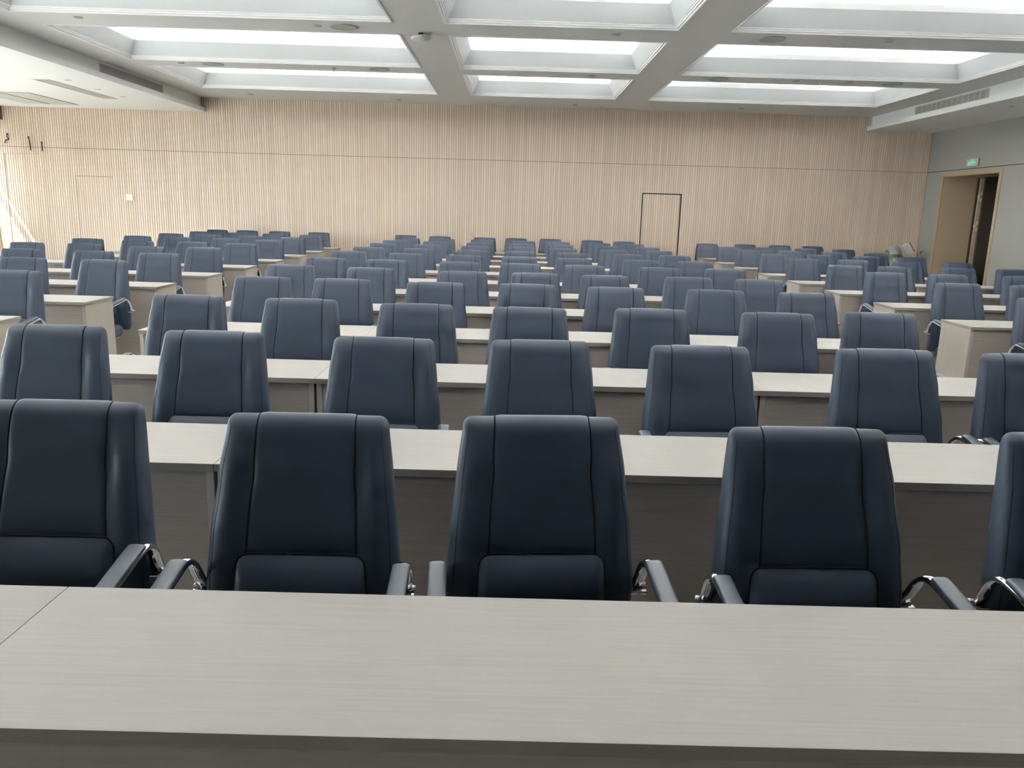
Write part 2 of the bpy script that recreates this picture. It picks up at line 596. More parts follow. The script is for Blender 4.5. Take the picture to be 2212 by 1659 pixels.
names_row = ['nearest the back wall', 'second from the back wall', 'third from the back wall',
             'fourth from the back wall', 'fifth from the back wall']
ti = 4
for ri, (ya, yb) in enumerate(ROWS):
    for (xa, xb, cn) in COLS:
        def loop(t, d):
            return [(xa + t, ya + t, ZC + d), (xb - t, ya + t, ZC + d), (xb - t, yb - t, ZC + d), (xa + t, yb - t, ZC + d)]
        prof = [(-0.008, 0.002), (-0.008, -0.010), (0.010, -0.010), (0.010, 0.010), (0.030, 0.010), (0.030, 0.030), (0.045, 0.030), (0.045, 0.044), (0.052, 0.044)]
        bm = bmesh.new()
        grid(bm, [loop(*q) for q in prof], True)
        struct(obj('trim_%d' % ti, bm, 'trim'))
        ti += 1
        bm = bmesh.new()
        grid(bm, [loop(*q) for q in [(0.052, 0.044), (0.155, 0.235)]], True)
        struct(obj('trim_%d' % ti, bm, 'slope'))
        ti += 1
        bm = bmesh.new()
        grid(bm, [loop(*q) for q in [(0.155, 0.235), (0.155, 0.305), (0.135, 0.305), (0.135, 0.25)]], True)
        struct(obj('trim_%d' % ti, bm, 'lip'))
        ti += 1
        bm = bmesh.new()
        grid(bm, [loop(*q) for q in [(0.135, 0.25), (-0.10, 0.25), (-0.10, 0.60)]], True, False, True)
        struct(obj('trim_%d' % ti, bm, 'cove'))
        ti += 1
        lt = bmesh.new()
        cx_, cy_ = (xa + xb) / 2, (ya + yb) / 2
        hx, hy = (xb - xa) / 2 - 0.04, (yb - ya) / 2 - 0.04
        for q in ((-hx, hx, -hy - .012, -hy + .012), (-hx, hx, hy - .012, hy + .012),
                  (-hx - .012, -hx + .012, -hy, hy), (hx - .012, hx + .012, -hy, hy)):
            bx(lt, *q, 0.0, 0.012)
        tag(obj('cove_light', lt, 'led', loc=(cx_, cy_, ZC + 0.2505)),
            'glowing strip light in the %s column ceiling recess %s' % (cn, names_row[ri]), 'light', 'cove lights')


# ------------------------------------------------------------------ ceiling fittings
def speaker_mesh():
    b2 = bmesh.new()
    lathe(b2, [(0.158, 0.0), (0.158, -0.008), (0.150, -0.012), (0.142, -0.010), (0.138, -0.007), (0.0, -0.007)], 40, cap0=False, cap1=False)
    return b2


spk = [(-2.06, 10.10, 'left of the middle beam, front'), (-4.65, 12.97, 'far left, by the back recess'),
       (-2.11, 12.99, 'left of the middle recesses, back'), (3.01, 10.08, 'right of the middle recesses, front'),
       (3.10, 12.99, 'right of the middle recesses, back'), (5.78, 12.99, 'far right, by the right soffit')]
first = None
for x, y, w in spk:
    if first is None:
        first = obj('ceiling_speaker', speaker_mesh(), 'plastic2', smooth=False)
        o = first
    else:
        o = first.copy(); C.objects.link(o)
    o.location = (x, y, ZC)
    tag(o, 'round flush ceiling speaker, ' + w, 'speaker', 'ceiling speakers')

cap = [(-5.14, 10.01, 'left end of the second cross beam', ZC), (-2.36, 10.08, 'beside the large speaker on the left', ZC),
       (-5.13, 12.93, 'left end of the rear cross beam', ZC), (1.16, 10.08, 'between the two middle recesses in front', ZC),
       (1.16, 13.0, 'between the two rear middle recesses', ZC), (4.36, 10.0, 'right front cross beam', ZC),
       (4.30, 12.97, 'right rear cross beam, beside the sprinkler', ZC), (5.12, 12.97, 'right rear cross beam, beside the speaker', ZC),
       (-5.15, 16.29, 'by the back wall, left end', ZC), (-2.31, 16.48, 'by the back wall, second from left', ZC),
       (1.17, 16.50, 'by the back wall, third from left', ZC), (4.40, 16.31, 'by the back wall, fourth from left', ZC),
       (7.67, 12.97, 'right soffit, nearest the frame edge', ZS)]
first = None
for x, y, w, z in cap:
    if first is None:
        bm = bmesh.new()
        lathe(bm, [(0.050, 0.0), (0.050, -0.006), (0.043, -0.012), (0.0, -0.013)], 24, cap0=False, cap1=False)
        first = obj('sprinkler_cover', bm, 'plastic2')
        o = first
    else:
        o = first.copy(); C.objects.link(o)
    o.location = (x, y, z)
    tag(o, 'small round ceiling cap, ' + w, 'ceiling cap', 'small round ceiling caps')

dl = [(-4.77, 16.53, 'leftmost by the back wall', ZC), (-2.69, 16.62, 'second from left by the back wall', ZC),
      (-0.44, 16.66, 'third from left by the back wall', ZC), (1.70, 16.62, 'fourth from left by the back wall', ZC),
      (3.81, 16.55, 'fifth from left by the back wall', ZC), (5.89, 16.48, 'rightmost by the back wall', ZC),
      (-6.96, 13.1, 'left soffit, nearest the camera', ZS), (-7.0, 14.07, 'left soffit, middle of three', ZS),
      (-7.0, 14.96, 'left soffit, nearest the back wall', ZS),
      (7.88, 16.35, 'right soffit, nearest the back wall', ZS), (7.95, 14.32, 'right soffit, above the doorway', ZS)]
first = None
for x, y, w, z in dl:
    if first is None:
        o = thing('downlight', 'x', 'light')
        bm = bmesh.new()
        lathe(bm, [(0.052, 0.0), (0.052, -0.006), (0.040, -0.008), (0.036, -0.001)], 24, cap0=False, cap1=False)
        obj('rim', bm, 'plastic', o)
        bm = bmesh.new()
        lathe(bm, [(0.036, -0.001), (0.0, -0.001)], 24, cap0=False, cap1=False)
        obj('reflector', bm, 'chrome', o)
        first = o
        remember(first)
    else:
        o = copy_tree(first)
    o.location = (x, y, z)
    tag(o, 'round recessed downlight, switched off, ' + w, 'light', 'recessed downlights')

# smoke detector hanging a little loose on the left beam
sd = thing('smoke_detector', 'white disc-shaped detector hanging below the beam left of the middle recesses', 'detector', (-1.17, 10.32, ZC))
bm = bmesh.new()
lathe(bm, [(0.03, 0), (0.03, -0.04)], 16)
obj('mount', bm, 'black', sd)
bm = bmesh.new()
lathe(bm, [(0.0, -0.035), (0.10, -0.038), (0.122, -0.048), (0.125, -0.060), (0.115, -0.072), (0.0, -0.082)], 36, cap0=False, cap1=False)
bmesh.ops.rotate(bm, verts=bm.verts, cent=(0, 0, -0.05), matrix=Matrix.Rotation(radians(-4), 3, 'Y'))
obj('detector_body', bm, 'plastic', sd, True)

for (x, y, w) in ((-2.81, 13.02, 'left rear cross beam'), (4.68, 12.97, 'right rear cross beam')):
    sp = thing('ceiling_sprinkler', 'pendant sprinkler head sticking down from the ' + w, 'sprinkler', (x, y, ZC), 0, 'sprinkler heads')
    bm = bmesh.new()
    lathe(bm, [(0.04, 0), (0.04, -0.008), (0.014, -0.014), (0.014, -0.045)], 20)
    obj('escutcheon', bm, 'chrome' if x < 0 else 'plastic', sp)
    bm = bmesh.new()
    for s in (-1, 1):
        sweep(bm, [Vector((s * 0.010, 0, -0.04)), Vector((s * 0.02, 0, -0.055)), Vector((s * 0.004, 0, -0.075))], 0.003, 0.003, 6, Vector((0, 1, 0)))
    lathe(bm, [(0.024, -0.075), (0.024, -0.079)], 20)
    obj('deflector', bm, 'chrome' if x < 0 else 'plastic', sp)


def wall_grille(name, label, x, dirx, y0, y1, z0, z1, mframe, mslat, nsl, tilt):
    g2 = thing(name, label, 'air vent', (x, (y0 + y1) / 2, (z0 + z1) / 2), 0, 'soffit air vents')
    h, v = (y1 - y0) / 2, (z1 - z0) / 2
    b2 = bmesh.new()
    f = 0.012
    xa, xb2 = (0, dirx * 0.008) if dirx > 0 else (dirx * 0.008, 0)
    bx(b2, xa, xb2, -h, h, v - f, v)
    bx(b2, xa, xb2, -h, h, -v, -v + f)
    bx(b2, xa, xb2, -h, -h + f, -v + f, v - f)
    bx(b2, xa, xb2, h - f, h, -v + f, v - f)
    obj('frame', b2, mframe, g2)
    b2 = bmesh.new()
    bx(b2, -0.002 if dirx > 0 else -0.003, 0.003 if dirx > 0 else 0.002, -h + f, h - f, -v + f, v - f)
    obj('backing', b2, 'black', g2)
    for k in range(nsl):
        zc = -v + f + (k + 0.5) * (2 * v - 2 * f) / nsl
        b2 = bmesh.new()
        w2 = (2 * v - 2 * f) / nsl * 0.26
        bx(b2, min(dirx * 0.002, dirx * 0.010), max(dirx * 0.002, dirx * 0.010), -h + f, h - f, zc - w2, zc + w2)
        obj('slat', b2, mslat, g2)
    return g2


wall_grille('air_vent', 'long dark-slatted air vent in the left soffit face', -6.40, 1, 12.96, 15.24, 3.445, 3.60, 'plastic', 'grille', 8, 0)
rv = wall_grille('air_vent', 'long white-slatted air vent in the right soffit face', 7.28, -1, 12.94, 15.25, 3.45, 3.60, 'plastic', 'plastic', 7, 0)
b2 = bmesh.new()
for k in range(14):
    yy = -1.08 + k * 2.16 / 13
    bx(b2, -0.006, -0.002, yy - 0.006, yy + 0.006, -0.06, 0.06)
obj('cross_bars', b2, 'plastic', rv)

# slot diffuser and two hatches in the left soffit
sl = thing('slot_diffuser', 'long linear slot diffuser set in the left soffit', 'air vent', (-7.39, 14.18, ZS))
bm = bmesh.new()
for q in ((-0.13, -0.105, -1.12, 1.12), (0.105, 0.13, -1.12, 1.12), (-0.105, 0.105, -1.12, -1.10), (-0.105, 0.105, 1.10, 1.12), (0.055, 0.070, -1.1, 1.1)):
    bx(bm, *q, -0.008, 0.0)
obj('frame', bm, 'plastic', sl)
bm = bmesh.new()
bx(bm, -0.105, 0.105, -1.10, 1.10, -0.003, 0.001)
obj('slot', bm, 'plastic2', sl)
for (x0, x1, w) in ((-9.62, -9.12, 'left of the pair'), (-9.08, -8.56, 'right of the pair')):
    hp = thing('access_hatch', 'pale grey rectangular hatch in the left soffit near the back wall, ' + w, 'hatch', ((x0 + x1) / 2, 15.6, ZS), 0, 'soffit hatches')
    h = (x1 - x0) / 2
    bm = bmesh.new()
    bx(bm, -h, h, -0.82, 0.82, -0.003, -0.0005)
    obj('shadow_gap', bm, 'dark', hp)
    bm = bmesh.new()
    bx(bm, -h + 0.004, h - 0.016, -0.816, 0.816, -0.006, -0.003)
    obj('hatch_panel', bm, 'hatch', hp)

# ------------------------------------------------------------------ things on the walls
sw = thing('switch_plate', 'square cream switch plate on the slatted wall between the hidden doors and the chairs', 'switch', (-7.98, YB - 0.012, 1.605))
bm = bmesh.new()
bx(bm, -0.075, 0.075, -0.012, 0.0, -0.065, 0.065, 0.004)
obj('plate', bm, 'cream', sw)
bm = bmesh.new()
bx(bm, -0.055, 0.055, -0.015, -0.011, -0.045, 0.045, 0.002)
obj('rocker', bm, 'cream', sw)

cords = [([(-10.39, 2.80), (-10.40, 2.755), (-10.37, 2.71), (-10.385, 2.69), (-10.43, 2.68), (-10.455, 2.62)], 'short kinked black cable end on the slatted wall, leftmost of three'),
         ([(-9.965, 2.75), (-9.955, 2.70), (-9.945, 2.60), (-9.94, 2.49)], 'long straight black cable end crossing the wall seam, middle of three'),
         ([(-9.70, 2.655), (-9.70, 2.60), (-9.70, 2.48)], 'short straight black cable end on the slatted wall, rightmost of three')]
for pts, lab in cords:
    bm = bmesh.new()
    c0 = pts[0]
    pth = smooth_path([(p[0] - c0[0], 0, p[1] - c0[1]) for p in pts], 4)
    sweep(bm, pth, 0.010, 0.008, 8, Vector((0, 1, 0)))
    bmesh.ops.create_uvsphere(bm, u_segments=10, v_segments=8, radius=0.016)
    tag(obj('cable_end', bm, 'black', loc=(c0[0], YB - 0.024, c0[1]), smooth=True), lab, 'cable', 'black cable ends')

ex = thing('exit_sign', 'small green and grey emergency exit sign above the doorway', 'sign', (XR, 15.38, 2.665))
bm = bmesh.new()
bx(bm, -0.030, 0.0, -0.20, 0.20, -0.075, 0.075, 0.012)
obj('housing', bm, 'plastic2', ex)
bm = bmesh.new()
bx(bm, -0.033, -0.029, -0.185, 0.185, -0.062, 0.062, 0.001)
obj('face', bm, 'signface', ex)
bm = bmesh.new()


def flat(poly, mi=0, x=-0.0335):
    vs = [bm.verts.new((x, -p[0], p[1])) for p in poly]     # p[0] runs to the viewer's right
    vs2 = [bm.verts.new((x + 0.001, -p[0], p[1])) for p in poly]
    bm.faces.new(vs)
    bm.faces.new(list(reversed(vs2)))
    for i in range(len(poly)):
        j = (i + 1) % len(poly)
        bm.faces.new((vs[j], vs[i], vs2[i], vs2[j]))


# door outline, running figure, two arrows
flat([(-0.035, -0.03), (-0.035, 0.05), (-0.028, 0.05), (-0.028, -0.03)])
flat([(0.035, -0.03), (0.035, 0.05), (0.028, 0.05), (0.028, -0.03)])
flat([(-0.028, 0.043), (-0.028, 0.05), (0.028, 0.05), (0.028, 0.043)])
flat([(-0.006, 0.026), (0.006, 0.024), (0.009, 0.033), (0.0, 0.039), (-0.008, 0.034)])
flat([(-0.012, 0.018), (0.008, 0.022), (0.014, -0.004), (-0.002, -0.008)])
flat([(-0.002, -0.006), (0.008, -0.006), (0.022, -0.034), (0.014, -0.038)])
flat([(-0.004, -0.004), (0.006, -0.006), (-0.006, -0.022), (-0.024, -0.024), (-0.024, -0.018), (-0.012, -0.016)])
flat([(0.006, 0.018), (0.010, 0.010), (0.026, 0.006), (0.026, 0.012)])
flat([(-0.010, 0.018), (-0.024, 0.010), (-0.022, 0.002), (-0.018, 0.004), (-0.018, 0.008), (-0.006, 0.012)])
for s in (-1, 1):
    flat([(s * 0.055, -0.008), (s * 0.095, -0.008), (s * 0.095, 0.004), (s * 0.055, 0.004)])
    flat([(s * 0.090, -0.024), (s * 0.125, -0.002), (s * 0.090, 0.020)])
    flat([(s * 0.050, -0.040), (s * 0.120, -0.040), (s * 0.120, -0.032), (s * 0.050, -0.032)])
obj('pictogram', bm, 'green', ex)
bm = bmesh.new()
lathe(bm, [(0.006, 0.0), (0.006, 0.002)], 12)
bmesh.ops.rotate(bm, verts=bm.verts, cent=(0, 0, 0), matrix=Matrix.Rotation(-pi / 2, 3, 'Y'))
bmesh.ops.translate(bm, verts=bm.verts, vec=(-0.0335, 0.165, -0.052))
obj('indicator', bm, 'black', ex)

# ------------------------------------------------------------------ heap in the far right corner
rnd = random.Random(5)
bm = bmesh.new()
rows = []
for j in range(24):
    v = j / 23
    z = 0.01 + v * 0.90
    rr = (0.31 + 0.06 * sin(v * 4)) * (1 - max(0, v - 0.66) ** 2 * 7) * (0.92 if j == 0 else 1)
    rows.append([(rr * 1.12 * cos(a) + 0.022 * sin(5 * a + 6 * v), rr * 0.80 * sin(a) + 0.02 * cos(7 * a + 9 * v), z + 0.014 * sin(3 * a + j))
                 for a in [2 * pi * i / 44 for i in range(44)]])
grid(bm, rows, True, True, True)
tag(obj('sack', bm, 'sack', loc=(7.90, 16.60, 0), smooth=True), 'grey-green plastic sack standing in the far right corner', 'sack')
bm = bmesh.new()
bx(bm, -0.075, 0.060, -0.06, 0.06, -0.11, 0.11, 0.003)
cbx = obj('carton', bm, 'paper', loc=(8.08, 16.50, 1.01))
cbx.rotation_euler = (radians(-8), radians(-32), radians(6))
tag(cbx, 'white carton with one red side, leaning on top of the sack in the corner', 'carton')
bm = bmesh.new()
bx(bm, 0.0605, 0.080, -0.061, 0.061, -0.111, 0.111, 0.003)
obj('red_side', bm, 'red', cbx)
bm = bmesh.new()
rows = []
for j in range(9):
    rows.append([(-0.14 + 0.28 * i / 12, -0.10 + 0.20 * j / 8, 0.025 * sin(i * 0.8 + j) * (j / 8) + 0.05 * sin(pi * i / 12)) for i in range(13)])
vr = grid(bm, rows)
bmesh.ops.solidify(bm, geom=bm.faces[:], thickness=0.002)
pp = obj('paper_sheet', bm, 'paper', loc=(7.80, 16.42, 0.945), smooth=True)
pp.rotation_euler = (radians(48), radians(8), radians(8))
tag(pp, 'crumpled white paper sheet lying beside the carton on the sack', 'paper')
for k, (tx, ty, dx, nm) in enumerate(((7.68, 16.40, -0.10, 'left side of the sack'), (8.22, 16.40, 0.08, 'right side of the sack'))):
    tw = thing('dry_twig', 'leafy dusty twig sticking out at the ' + nm, 'twig', (tx, ty, 0.86), 0, 'twigs in the corner heap')
    bm = bmesh.new()
    pth = smooth_path([(0, 0, -0.05), (dx * 0.3, -0.02, 0.06), (dx * 0.8, -0.03, 0.09), (dx, -0.05, 0.10)], 4)
    sweep(bm, pth, 0.004, 0.004, 6)
    st = obj('stem', bm, 'leaf', tw)
    bm = bmesh.new()
    for i in range(26):
        p = pth[rnd.randrange(3, len(pth))] + Vector((rnd.uniform(-.03, .03), rnd.uniform(-.03, .03), rnd.uniform(-.03, .03)))
        d = Vector((rnd.uniform(-1, 1), rnd.uniform(-1, 1), rnd.uniform(-1, 1))).normalized()
        s = d.orthogonal().normalized() * 0.010
        a, b3 = p, p + d * 0.045
        mm2 = (a + b3) / 2 + Vector((0, 0, 0.004))
        v = [bm.verts.new(q) for q in (a, mm2 + s, b3, mm2 - s)]
        bm.faces.new(v)
    obj('leaves', bm, 'leaf', tw)


# ------------------------------------------------------------------ desks
DT, DD = 0.75, 0.465           # height and depth
Y1, RS = 1.0858, 1.29726       # first row's front edge, row spacing
desk_protos = {}


def make_desk(width):
    t = thing('desk', 'x', 'desk')
    w = width / 2
    b2 = bmesh.new()
    bx(b2, -w + 0.0007, w - 0.0007, 0, DD, DT - 0.025, DT, 0.0014)
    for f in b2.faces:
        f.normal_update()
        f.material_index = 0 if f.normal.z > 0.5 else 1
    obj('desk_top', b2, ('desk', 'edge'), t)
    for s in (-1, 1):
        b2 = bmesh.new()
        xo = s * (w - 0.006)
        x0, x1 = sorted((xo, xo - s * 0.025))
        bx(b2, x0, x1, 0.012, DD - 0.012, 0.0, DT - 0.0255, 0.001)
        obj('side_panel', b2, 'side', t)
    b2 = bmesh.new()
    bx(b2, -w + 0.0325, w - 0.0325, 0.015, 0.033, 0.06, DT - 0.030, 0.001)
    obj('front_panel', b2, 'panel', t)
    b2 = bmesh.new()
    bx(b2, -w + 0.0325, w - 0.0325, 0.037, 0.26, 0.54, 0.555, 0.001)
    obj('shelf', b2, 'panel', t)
    return t


ORD = ['', 'front', 'second', 'third', 'fourth', 'fifth', 'sixth']


def row_words(r):
    if r <= 6:
        return 'front row' if r == 1 else ORD[r] + ' row from front'
    k = 13 - r
    return 'last row' if k == 1 else {2: 'second', 3: 'third', 4: 'fourth', 5: 'fifth', 6: 'sixth'}[k] + ' row from back'


def desk(width, x, r, label, group):
    key = round(width, 3)
    if key not in desk_protos:
        t = make_desk(width)
        desk_protos[key] = t
        remember(t)
    else:
        t = copy_tree(desk_protos[key])
    t.location = (x, Y1 + RS * (r - 1), 0)
    tag(t, label, 'desk', group)


J1, J2, CL_, CR_ = -0.915, 1.196, -2.345, 2.625
LE, RSX = -3.354, 3.660
for r in range(1, 13):
    rw = row_words(r)
    desk(J1 - CL_, (J1 + CL_) / 2, r, 'light grey desk, left one of three, %s of centre block' % rw, 'centre block desks')
    desk(J2 - J1, (J1 + J2) / 2, r, 'long light grey desk, middle one of three, %s of centre block' % rw, 'centre block desks')
    desk(CR_ - J2, (J2 + CR_) / 2, r, 'light grey desk, right one of three, %s of centre block' % rw, 'centre block desks')
    if r >= 4:
        w = 1.50
        desk(w, LE - w / 2, r, 'light grey desk at the aisle, %s of left block' % rw, 'left block desks')
        desk(w, RSX + w / 2, r, 'light grey desk at the aisle, %s of right block' % rw, 'right block desks')
        if r >= 5:
            desk(w, LE - w * 1.5, r, 'light grey desk on the window side, %s of left block' % rw, 'left block desks')
            desk(w, RSX + w * 1.5, r, 'light grey desk on the wall side, %s of right block' % rw, 'right block desks')


# ------------------------------------------------------------------ chair
# local frame: faces -Y, origin on the floor under the top edge of the backrest
ZTOP, ZB = 1.006, 0.375
RC, RV = 0.024, 0.055            # corner radius, height of the rounded crest


def lerp(a, b2, t):
    return a + (b2 - a) * t


def interp(tab, z):
    if z <= tab[0][0]:
        return tab[0][1]
    for (z0, v0), (z1, v1) in zip(tab, tab[1:]):
        if z <= z1:
            t = (z - z0) / (z1 - z0)
            t = t * t * (3 - 2 * t) * 0.5 + t * 0.5
            return lerp(v0, v1, t)
    return tab[-1][1]


HW = [(0.375, 0.235), (0.42, 0.246), (0.56, 0.256), (0.70, 0.246), (0.85, 0.229), (1.0, 0.211)]
YC = [(0.375, -0.052), (0.45, -0.066), (0.58, -0.070), (0.70, -0.053), (0.85, -0.018), (0.975, 0.014), (1.01, 0.018)]
HT = [(0.375, 0.040), (0.42, 0.052), (0.60, 0.054), (0.80, 0.046), (0.95, 0.040), (1.0, 0.038)]


def body_dims(z):
    a, yc, b2 = interp(HW, z), interp(YC, z), interp(HT, z)
    zt = ZTOP - RC
    zc = ZTOP - RV
    if z > zc:
        k = min(1, (z - zc) / RV)
        b2 = b2 * max(sqrt(max(0.0, 1 - k ** 2.3)), 0.02)
    if z > zt:
        k = min(1, (z - zt) / RC)
        a = a - 0.024 * (1 - sqrt(max(0.0, 1 - k * k)))
    if z < ZB + 0.03:
        k = 1 - (z - ZB) / 0.03
        s = sqrt(max(0.0, 1 - k * k))
        b2 = b2 * max(s, 0.05)
        a = a - 0.03 * (1 - s)
    return a, yc, b2


def wing(xr, z):
    """side bolsters stand forward of the middle"""
    w = min(1, max(0, (z - 0.40) / 0.2)) * min(1, max(0, (ZTOP - 0.01 - z) / 0.14))
    dim = math.exp(-((z - 0.855) / 0.05) ** 2) * 0.006
    return -w * (0.015 * math.exp(-((abs(xr) - 0.82) / 0.20) ** 2)) + dim * math.exp(-((abs(xr) - 0.64) / 0.10) ** 2) * 1.5


def front_y(x, z):
    a, yc, b2 = body_dims(z)
    xr = max(-0.999, min(0.999, x / a))
    return yc - b2 * (1 - abs(xr) ** 7) ** (1 / 3.0) + wing(xr, z)


def zs_body():
    zl = [ZB + 0.03 * (1 - cos(pi / 2 * k / 6)) for k in range(6)]
    n = 26
    zl += [lerp(ZB + 0.03, ZTOP - RC, k / n) for k in range(n + 1)]
    zl = [z for z in zl if z < ZTOP - RV]
    zl += [ZTOP - RV + RV * sin(pi / 2 * k / 14) for k in range(0, 15)]
    return zl


def make_backrest():
    b2 = bmesh.new()
    xs = [-1, -0.998, -0.985, -0.965, -0.94, -0.91, -0.87, -0.82, -0.76, -0.70, -0.64, -0.56, -0.42, -0.21, 0]
    xs = xs + [-v for v in reversed(xs[:-1])]
    rows = []
    for z in zs_body():
        a, yc, h = body_dims(z)
        fr, bk = [], []
        for v in xs:
            s = (1 - min(1, abs(v)) ** 7) ** (1 / 3.0) if abs(v) < 1 else 0.0
            s2 = (1 - min(1, abs(v)) ** 5) ** (1 / 2.4) if abs(v) < 1 else 0.0
            k = min(1, h / 0.03)
            fr.append((v * a, yc - h * s + wing(v, z) * k * (s > 0), z))
            bk.append((v * a, yc + h * s2 * 0.95, z))
        rows.append(fr + list(reversed(bk[1:-1])))
    grid(b2, rows, True, True, True)
    return b2


def pillow(sfun, z0, zfront, over, Hh, R, topround=0.0, nP=30):
    """Raised stitched panel following the front of the backrest; over>0 wraps the crest."""
    b2 = bmesh.new()
    ps = []
    for k in range(nP + 1):
        t = k / nP * 2 - 1
        ps.append(math.copysign(1 - (1 - abs(t)) ** 1.8, t))
    ends = [0, .001, .003, .006, .010, .015]
    prof = []                            # (z, side, dist from bottom/top)
    zf = zfront
    zl = [z0 + e for e in ends] + [lerp(z0 + 0.02, zf - 0.02, k / 22) for k in range(23)]
    if over <= 0:
        zl += [zf - e for e in reversed(ends)]
        prof = [(z, 0) for z in zl]
    else:
        prof = [(z, 0) for z in zl if z < ZTOP - RV]
        prof += [(ZTOP - RV + RV * sin(pi / 2 * k / 14), 0) for k in range(0, 15)]
        prof += [(ZTOP - RV + RV * cos(pi / 2 * k / 14), 1) for k in range(1, 15)]
        prof += [(ZTOP - RV - over * k / 3, 1) for k in range(1, 4)]
    rows = []
    n = len(prof)
    for i, (z, back) in enumerate(prof):
        s = sfun(min(z, ZTOP))
        dzb = z - z0
        dzt = (zf - z) if over <= 0 else 9
        if back:
            dzt = z - (ZTOP - RV - over)
            dzb = 9
        row = []
        a, yc, hb = body_dims(z)
        for p in ps:
            x = p * s
            if topround > 0 and not back:
                # rounded top corners
                c = max(0, topround - dzt)
                lim = s - (topround - sqrt(max(0, topround ** 2 - c * c)))
                x = p * lim
                dx = (1 - abs(p)) * lim
            else:
                dx = (1 - abs(p)) * s
            d = min(dx, dzb, dzt)
            k = 1 - min(1, max(0, d) / R)
            h = (Hh + 0.0022) * sqrt(max(0, 1 - k * k)) - 0.0022
            if topround > 0:
                h += 0.026 * sin(pi * min(1, max(0, (zf - z) / 0.19))) * (1 - k * k)
            if back:
                y = yc + hb * 0.95
                yy, zz = y, z
                ph = (z - (ZTOP - RV)) / RV
            else:
                yy = front_y(x, z)
                zz = z
                ph = (z - (ZTOP - RV)) / RV
            ph = max(0, min(1, ph))
            ny = sqrt(max(0, 1 - ph * ph))
            row.append((x, yy + (ny if back else -ny) * h, zz + ph * h))
        rows.append(row)
    grid(b2, rows)
    return b2


def seat_bm():
    b2 = bmesh.new()
    rows = []
    yb, yf = -0.125, -0.535
    n = 40
    for j in range(17):
        v = j / 16
        ang = -pi / 2 + pi * v
        z = 0.385 + 0.050 * sin(ang)
        ins = 0.045 * (1 - cos(ang) ** 0.7 if cos(ang) > 0 else 1)
        if j == 8:
            ins += 0.0035
        loop = []
        for i in range(n):
            t = 2 * pi * i / n
            cx_, sx_ = cos(t), sin(t)
            ex_ = 2 / 5.5
            hx, hy = 0.238 - ins, (yb - yf) / 2 - ins
            x = hx * math.copysign(abs(cx_) ** ex_, cx_)
            y = (yb + yf) / 2 + hy * math.copysign(abs(sx_) ** ex_, sx_)
            zz = z - 0.022 * max(0, (-y - 0.38) / 0.155) ** 2 + 0.008 * (abs(x) / 0.238) ** 2 * (v > 0.5)
            loop.append((x, y, zz))
        rows.append(loop)
    grid(b2, rows, True, True, True)
    return b2


def arm_path(s):
    x = s * 0.273
    return smooth_path([(s * 0.265, -0.080, 0.560), (s * 0.270, -0.098, 0.585), (x, -0.128, 0.635), (x, -0.165, 0.664), (x, -0.215, 0.668),
                        (x, -0.30, 0.655), (x, -0.40, 0.638), (x, -0.455, 0.624), (x, -0.492, 0.592), (x, -0.500, 0.52),
                        (x, -0.495, 0.35), (x, -0.482, 0.12), (x, -0.470, 0.04), (x, -0.430, 0.012),
                        (x, -0.30, 0.010), (x, -0.06, 0.010), (x, -0.02, 0.010)], 5)


